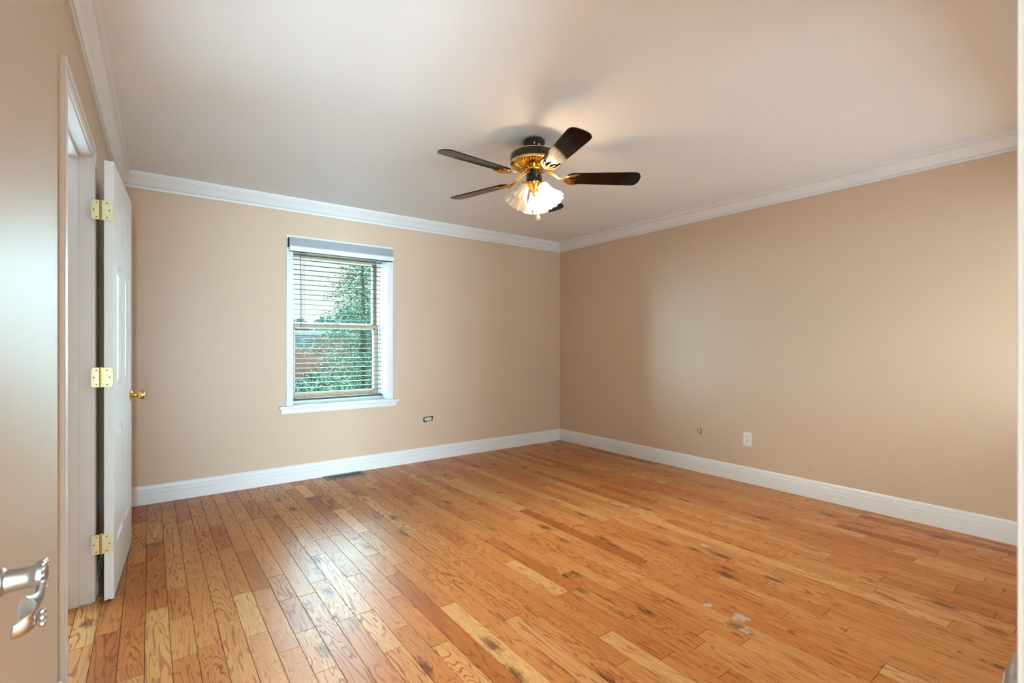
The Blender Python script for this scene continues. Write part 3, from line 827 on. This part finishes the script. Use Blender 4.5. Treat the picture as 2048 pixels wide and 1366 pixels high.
# uncovered receptacle lying sideways in its wall hole under the window
ux, uz = 2.292, 0.420
rec = empty('bare_receptacle', (ux, BY, uz - .025), 'bare uncovered receptacle in a ragged hole beside the window', 'outlet')
hole = [(-.056, -.012), (-.053, .020), (-.040, .026), (-.010, .026), (.012, .028), (.030, .026), (.049, .030), (.056, .022), (.054, .004), (.046, -.018), (.020, -.022), (-.004, -.022), (-.022, -.026), (-.036, -.030), (-.046, -.026)]
X = Matrix.Translation((ux, BY + .001, uz)) @ Matrix.Rotation(R(90), 4, 'X')
MB().prism(hole, 0, .0025, X).build('wall_hole', 'dark', rec)
b = MB()
b.box(ux - .040, ux + .036, BY - .0050, BY, uz - .016, uz + .018, .004)
b.build('body', 'ivory', rec)
for s in (-1, 1):
    poly = [(.0155 * math.cos(a), .0145 * math.sin(a)) for a in [2 * PI * i / 20 for i in range(20)]]
    r_ = MB().prism(poly, .004, .0065, Matrix.Translation((ux - .002 + s * .0195, BY, uz + .001)) @ Matrix.Rotation(R(90), 4, 'X')).build('socket_face', 'ivory', rec)
    m = MB()
    for dz in (-.006, .006): m.box(ux - .002 + s * .0195 - .005, ux - .002 + s * .0195 + .004, BY - .0069, BY - .0064, uz + dz - .0005, uz + dz + .0018)
    m.build('slots', 'dark', r_)
m = MB(); m.box(ux - .050, ux + .046, BY - .0035, BY - .001, uz - .007, uz + .009, .001); m.build('mounting_strap', 'screw', rec)
# cable hole on the right wall
cy, cz = 2.598, 0.380
cb = empty('cable_hole', (RX, cy, cz - .03), 'round patched cable hole left of the outlet', 'wall hole')
poly = [(.024 * math.cos(a) * (1 + .12 * math.sin(3 * a)), .029 * math.sin(a) * (1 + .08 * math.cos(2 * a))) for a in [2 * PI * i / 28 for i in range(28)]]
MB().prism(poly, 0, .0012, Matrix.Translation((RX, cy, cz)) @ Matrix.Rotation(R(-90), 4, 'Y')).build('plaster_patch', 'wall', cb)
m = MB()
for a0, a1, rr in ((R(-70), R(95), .0034), (R(140), R(240), .0024)):
    pts = [Vector((RX - .0012, cy + .024 * math.cos(a) * -1, cz + .028 * math.sin(a) - .002)) for a in [a0 + (a1 - a0) * i / 10 for i in range(11)]]
    pts = [Vector((RX - .0012, cy - .021 * math.cos(a), cz - .026 * math.sin(a) * .95)) for a in [a0 + (a1 - a0) * i / 10 for i in range(11)]]
    m.tube(pts, [rr * (.5 + .5 * math.sin(PI * (i + .5) / 11)) for i in range(11)], 8)
m.build('crack', 'dark', cb)
# nail mark
b = MB(); b.lathe([(0, 0), (.005, 0), (.004, .004), (.0015, .006), (0, .006)], 10, Matrix.Translation((RX, 1.650, .208)) @ Matrix.Rotation(R(-90), 4, 'Y')); b.box(RX - .002, RX, 1.625, 1.648, .2045, .2085, .001)
tag(b.build('wall_anchor', 'grey_patch'), 'small screw anchor stub just above the right baseboard', 'wall anchor')

# floor register
gx0, gx1, gy0, gy1 = 1.240, 1.592, 4.355, 4.500
reg = empty('floor_register', ((gx0 + gx1) / 2, (gy0 + gy1) / 2, 0), 'brown metal floor register against the baseboard below the window', 'floor vent')
b = MB()
b.box(gx0, gx1, gy0, gy0 + .030, 0, .005, .002); b.box(gx0, gx1, gy1 - .034, gy1, 0, .005, .002)
b.box(gx0, gx0 + .030, gy0 + .0295, gy1 - .0335, 0, .0049); b.box(gx1 - .030, gx1, gy0 + .0295, gy1 - .0335, 0, .0049)
b.build('frame', 'vent', reg)
MB().box(gx0 + .028, gx1 - .028, gy0 + .028, gy1 - .032, 0.0004, .0014).build('duct_opening', 'dark', reg)
b = MB()
nb = 22
for i in range(nb):
    x = gx0 + .034 + (gx1 - gx0 - .068) * i / (nb - 1)
    b.box(x - .0022, x + .0022, gy0 + .029, gy1 - .033, .0014, .0046)
b.build('louvres', 'vent', reg)

# ------------------------------------------------------------------ the view through the window
GZ = -2.4
g = MB().box(-40, 90, 6, 120, GZ - .2, GZ)
struct(g.build('lawn', 'lawn'), 'green lawn outside the window', 'lawn')
def at(px, Y):
    t = (px - 1024) / 974.0
    return Y * (.802 * t + .597) / (.802 - .597 * t)
def leafcloud(m, c, rx_, ry_, rz_, n, s):
    for _ in range(n):
        while True:
            p = Vector((random.uniform(-1, 1), random.uniform(-1, 1), random.uniform(-1, 1)))
            if .25 < p.length < 1: break
        q = Vector(c) + Vector((p.x * rx_, p.y * ry_, p.z * rz_))
        u = Vector((random.gauss(0, 1), random.gauss(0, 1), random.gauss(0, 1))).normalized()
        w = u.cross(Vector((random.gauss(0, 1), random.gauss(0, 1), random.gauss(0, 1)))).normalized()
        k = s * random.uniform(.6, 1.3)
        m.add([q - u * k, q + w * k * .45, q + u * k, q - w * k * .45], [(0, 1, 2, 3)])
def conifer(px, Y, ztop, zlow, rmax, label, n_tier=26):
    x = at(px, Y)
    t = empty('conifer_tree', (x, Y, GZ), label, 'tree')
    MB().tube([(x, Y, GZ), (x + .04, Y, (GZ + ztop) / 2), (x, Y, ztop)], [.20, .11, .015], 9).build('trunk', 'bark', t)
    m = MB()
    for k in range(n_tier):
        f = k / (n_tier - 1)
        z = zlow + (ztop - zlow) * f
        rr = rmax * (1 - f) ** .8 + .12
        nb_ = int(7 + 5 * (1 - f))
        for j in range(nb_):
            a = 2 * PI * j / nb_ + k * 1.1 + random.uniform(-.35, .35)
            ln = rr * random.uniform(.45, 1.12)
            d = Vector((math.cos(a), math.sin(a), 0))
            steps = max(3, int(ln / .13))
            for i in range(steps):
                u = (i + 1) / steps
                c = Vector((x, Y, z)) + d * ln * u + Vector((0, 0, -.30 * ln * u * u + .10 * u))
                for _ in range(18):
                    e = Vector((random.gauss(0, .15), random.gauss(0, .15), random.gauss(-.04, .07)))
                    dirv = (d * .7 + Vector((random.gauss(0, .6), random.gauss(0, .6), random.gauss(-.25, .25)))).normalized()
                    w = dirv.cross(Vector((random.gauss(0, 1), random.gauss(0, 1), random.gauss(0, 1)))).normalized()
                    kk = random.uniform(.03, .065)
                    q = c + e
                    m.add([q - dirv * kk, q + w * kk * .26, q + dirv * kk, q - w * kk * .26], [(0, 1, 2, 3)])
    m.build('foliage', 'needles', t)
conifer(724, 15.5, 4.7, -1.6, 2.75, 'green spruce tree standing outside the window')
def shrub(px, Y, top, r, label, mat='leaves', n=5200, group=None):
    x = at(px, Y)
    t = empty('garden_shrub', (x, Y, GZ), label, 'shrub', group)
    h = top - GZ
    MB().tube([(x, Y, GZ), (x + .05, Y, GZ + h * .5)], [.06, .03], 7).build('stem', 'bark', t)
    m = MB(); leafcloud(m, (x, Y, GZ + h * .52), r, r * .8, h * .5, n, .055); m.build('foliage', mat, t)
shrub(650, 25.5, -.05, 1.5, 'rounded pale green shrub below the spruce, centre of the window')
shrub(700, 20, -.25, 1.2, 'low green shrub right of centre behind the window glass')
shrub(757, 27.5, .25, 1.4, 'leafy green shrub at the right edge of the window glass')
shrub(628, 30, -.55, 1.3, 'small distant shrub near the parked car')
for px, zt, r, fy in ((600, 4.2, 2.0, 68), (655, 5.2, 2.6, 76), (712, 6.3, 2.8, 70)):
    x = at(px, fy)
    lab = {600: 'faint far tree crown left above the brick building', 655: 'faint far tree crown above the middle of the brick building', 712: 'taller faint far tree crown behind the spruce'}[px]
    t = empty('far_tree', (x, fy, GZ), lab, 'tree', 'far trees beyond the brick building')
    MB().tube([(x, fy, GZ), (x, fy, zt - r)], [.3, .2], 7).build('trunk', 'bark', t)
    m = MB(); leafcloud(m, (x, fy, zt - r * .7), r, r * .7, r * .9, 700, .35); m.build('foliage', 'far_leaves', t)
# brick building
hxa, hxb, hy0 = at(560, 50), at(790, 50), 50.0
bl = empty('brick_building', ((hxa + hxb) / 2, hy0, GZ), 'low red-brick building with white eaves across the lawn', 'building')
MB().box(hxa, hxb, hy0, hy0 + 8, GZ, 2.15).build('wall', 'brick', bl)
b = MB(); b.box(hxa - .4, hxb + .4, hy0 - .6, hy0 + 8.4, 2.15, 2.55, .02); b.build('eaves', 'roof_white', bl)
def hwin(px0, px1):
    x0, x1 = at(px0, hy0), at(px1, hy0); z0, z1 = .88, 2.02
    f = MB()
    f.box(x0, x1, hy0 - .08, hy0 + .02, z1 - .09, z1); f.box(x0, x1, hy0 - .10, hy0 + .02, z0, z0 + .10)
    for a in (x0, (x0 + x1) / 2 - .05, x1 - .1): f.box(a, a + .10, hy0 - .08, hy0 + .02, z0, z1)
    w = f.build('window', 'roof_white', bl)
    MB().box(x0 + .05, x1 - .05, hy0 - .03, hy0 + .01, z0 + .05, z1 - .05).build('pane', 'house_glass', w)
hwin(588, 627)
struct(MB().box(at(540, 44), at(800, 44), 40.0, 45.5, GZ, GZ + .02).build('road', 'asphalt'), 'pale road in front of the brick building', 'road')
# parked car, only its right part behind the lower left of the glass
def car(px, Y):
    x1 = at(px, Y); L_ = 4.4; x0 = x1 - L_
    t = empty('parked_car', ((x0 + x1) / 2, Y, GZ), 'pale blue parked car at the lower left of the window', 'car')
    side = [(0, .35), (.1, .75), (.9, .92), (1.5, 1.38), (3.0, 1.42), (3.7, .98), (4.3, .88), (4.4, .45), (4.3, .30), (.1, .30)]
    X = Matrix.Translation((x0, Y + .85, GZ)) @ Matrix.Rotation(R(90), 4, 'X')
    MB().prism(side, 0, 1.7, X).build('body', 'car', t)
    gl = [(1.15, .96), (1.6, 1.32), (2.9, 1.36), (3.45, .98)]
    MB().prism(gl, -.01, 1.71, X).build('side_glass', 'car_glass', t)
    for wx in (.85, 3.55):
        for wy in (Y - .83, Y + .63):
            MB().lathe([(0, 0), (.26, 0), (.32, .03), (.32, .17), (.26, .20), (0, .20)], 20, Matrix.Translation((x0 + wx, wy + .2, GZ + .32)) @ Matrix.Rotation(R(90), 4, 'X')).build('wheel', 'tyre', t)
car(613, 39.0)
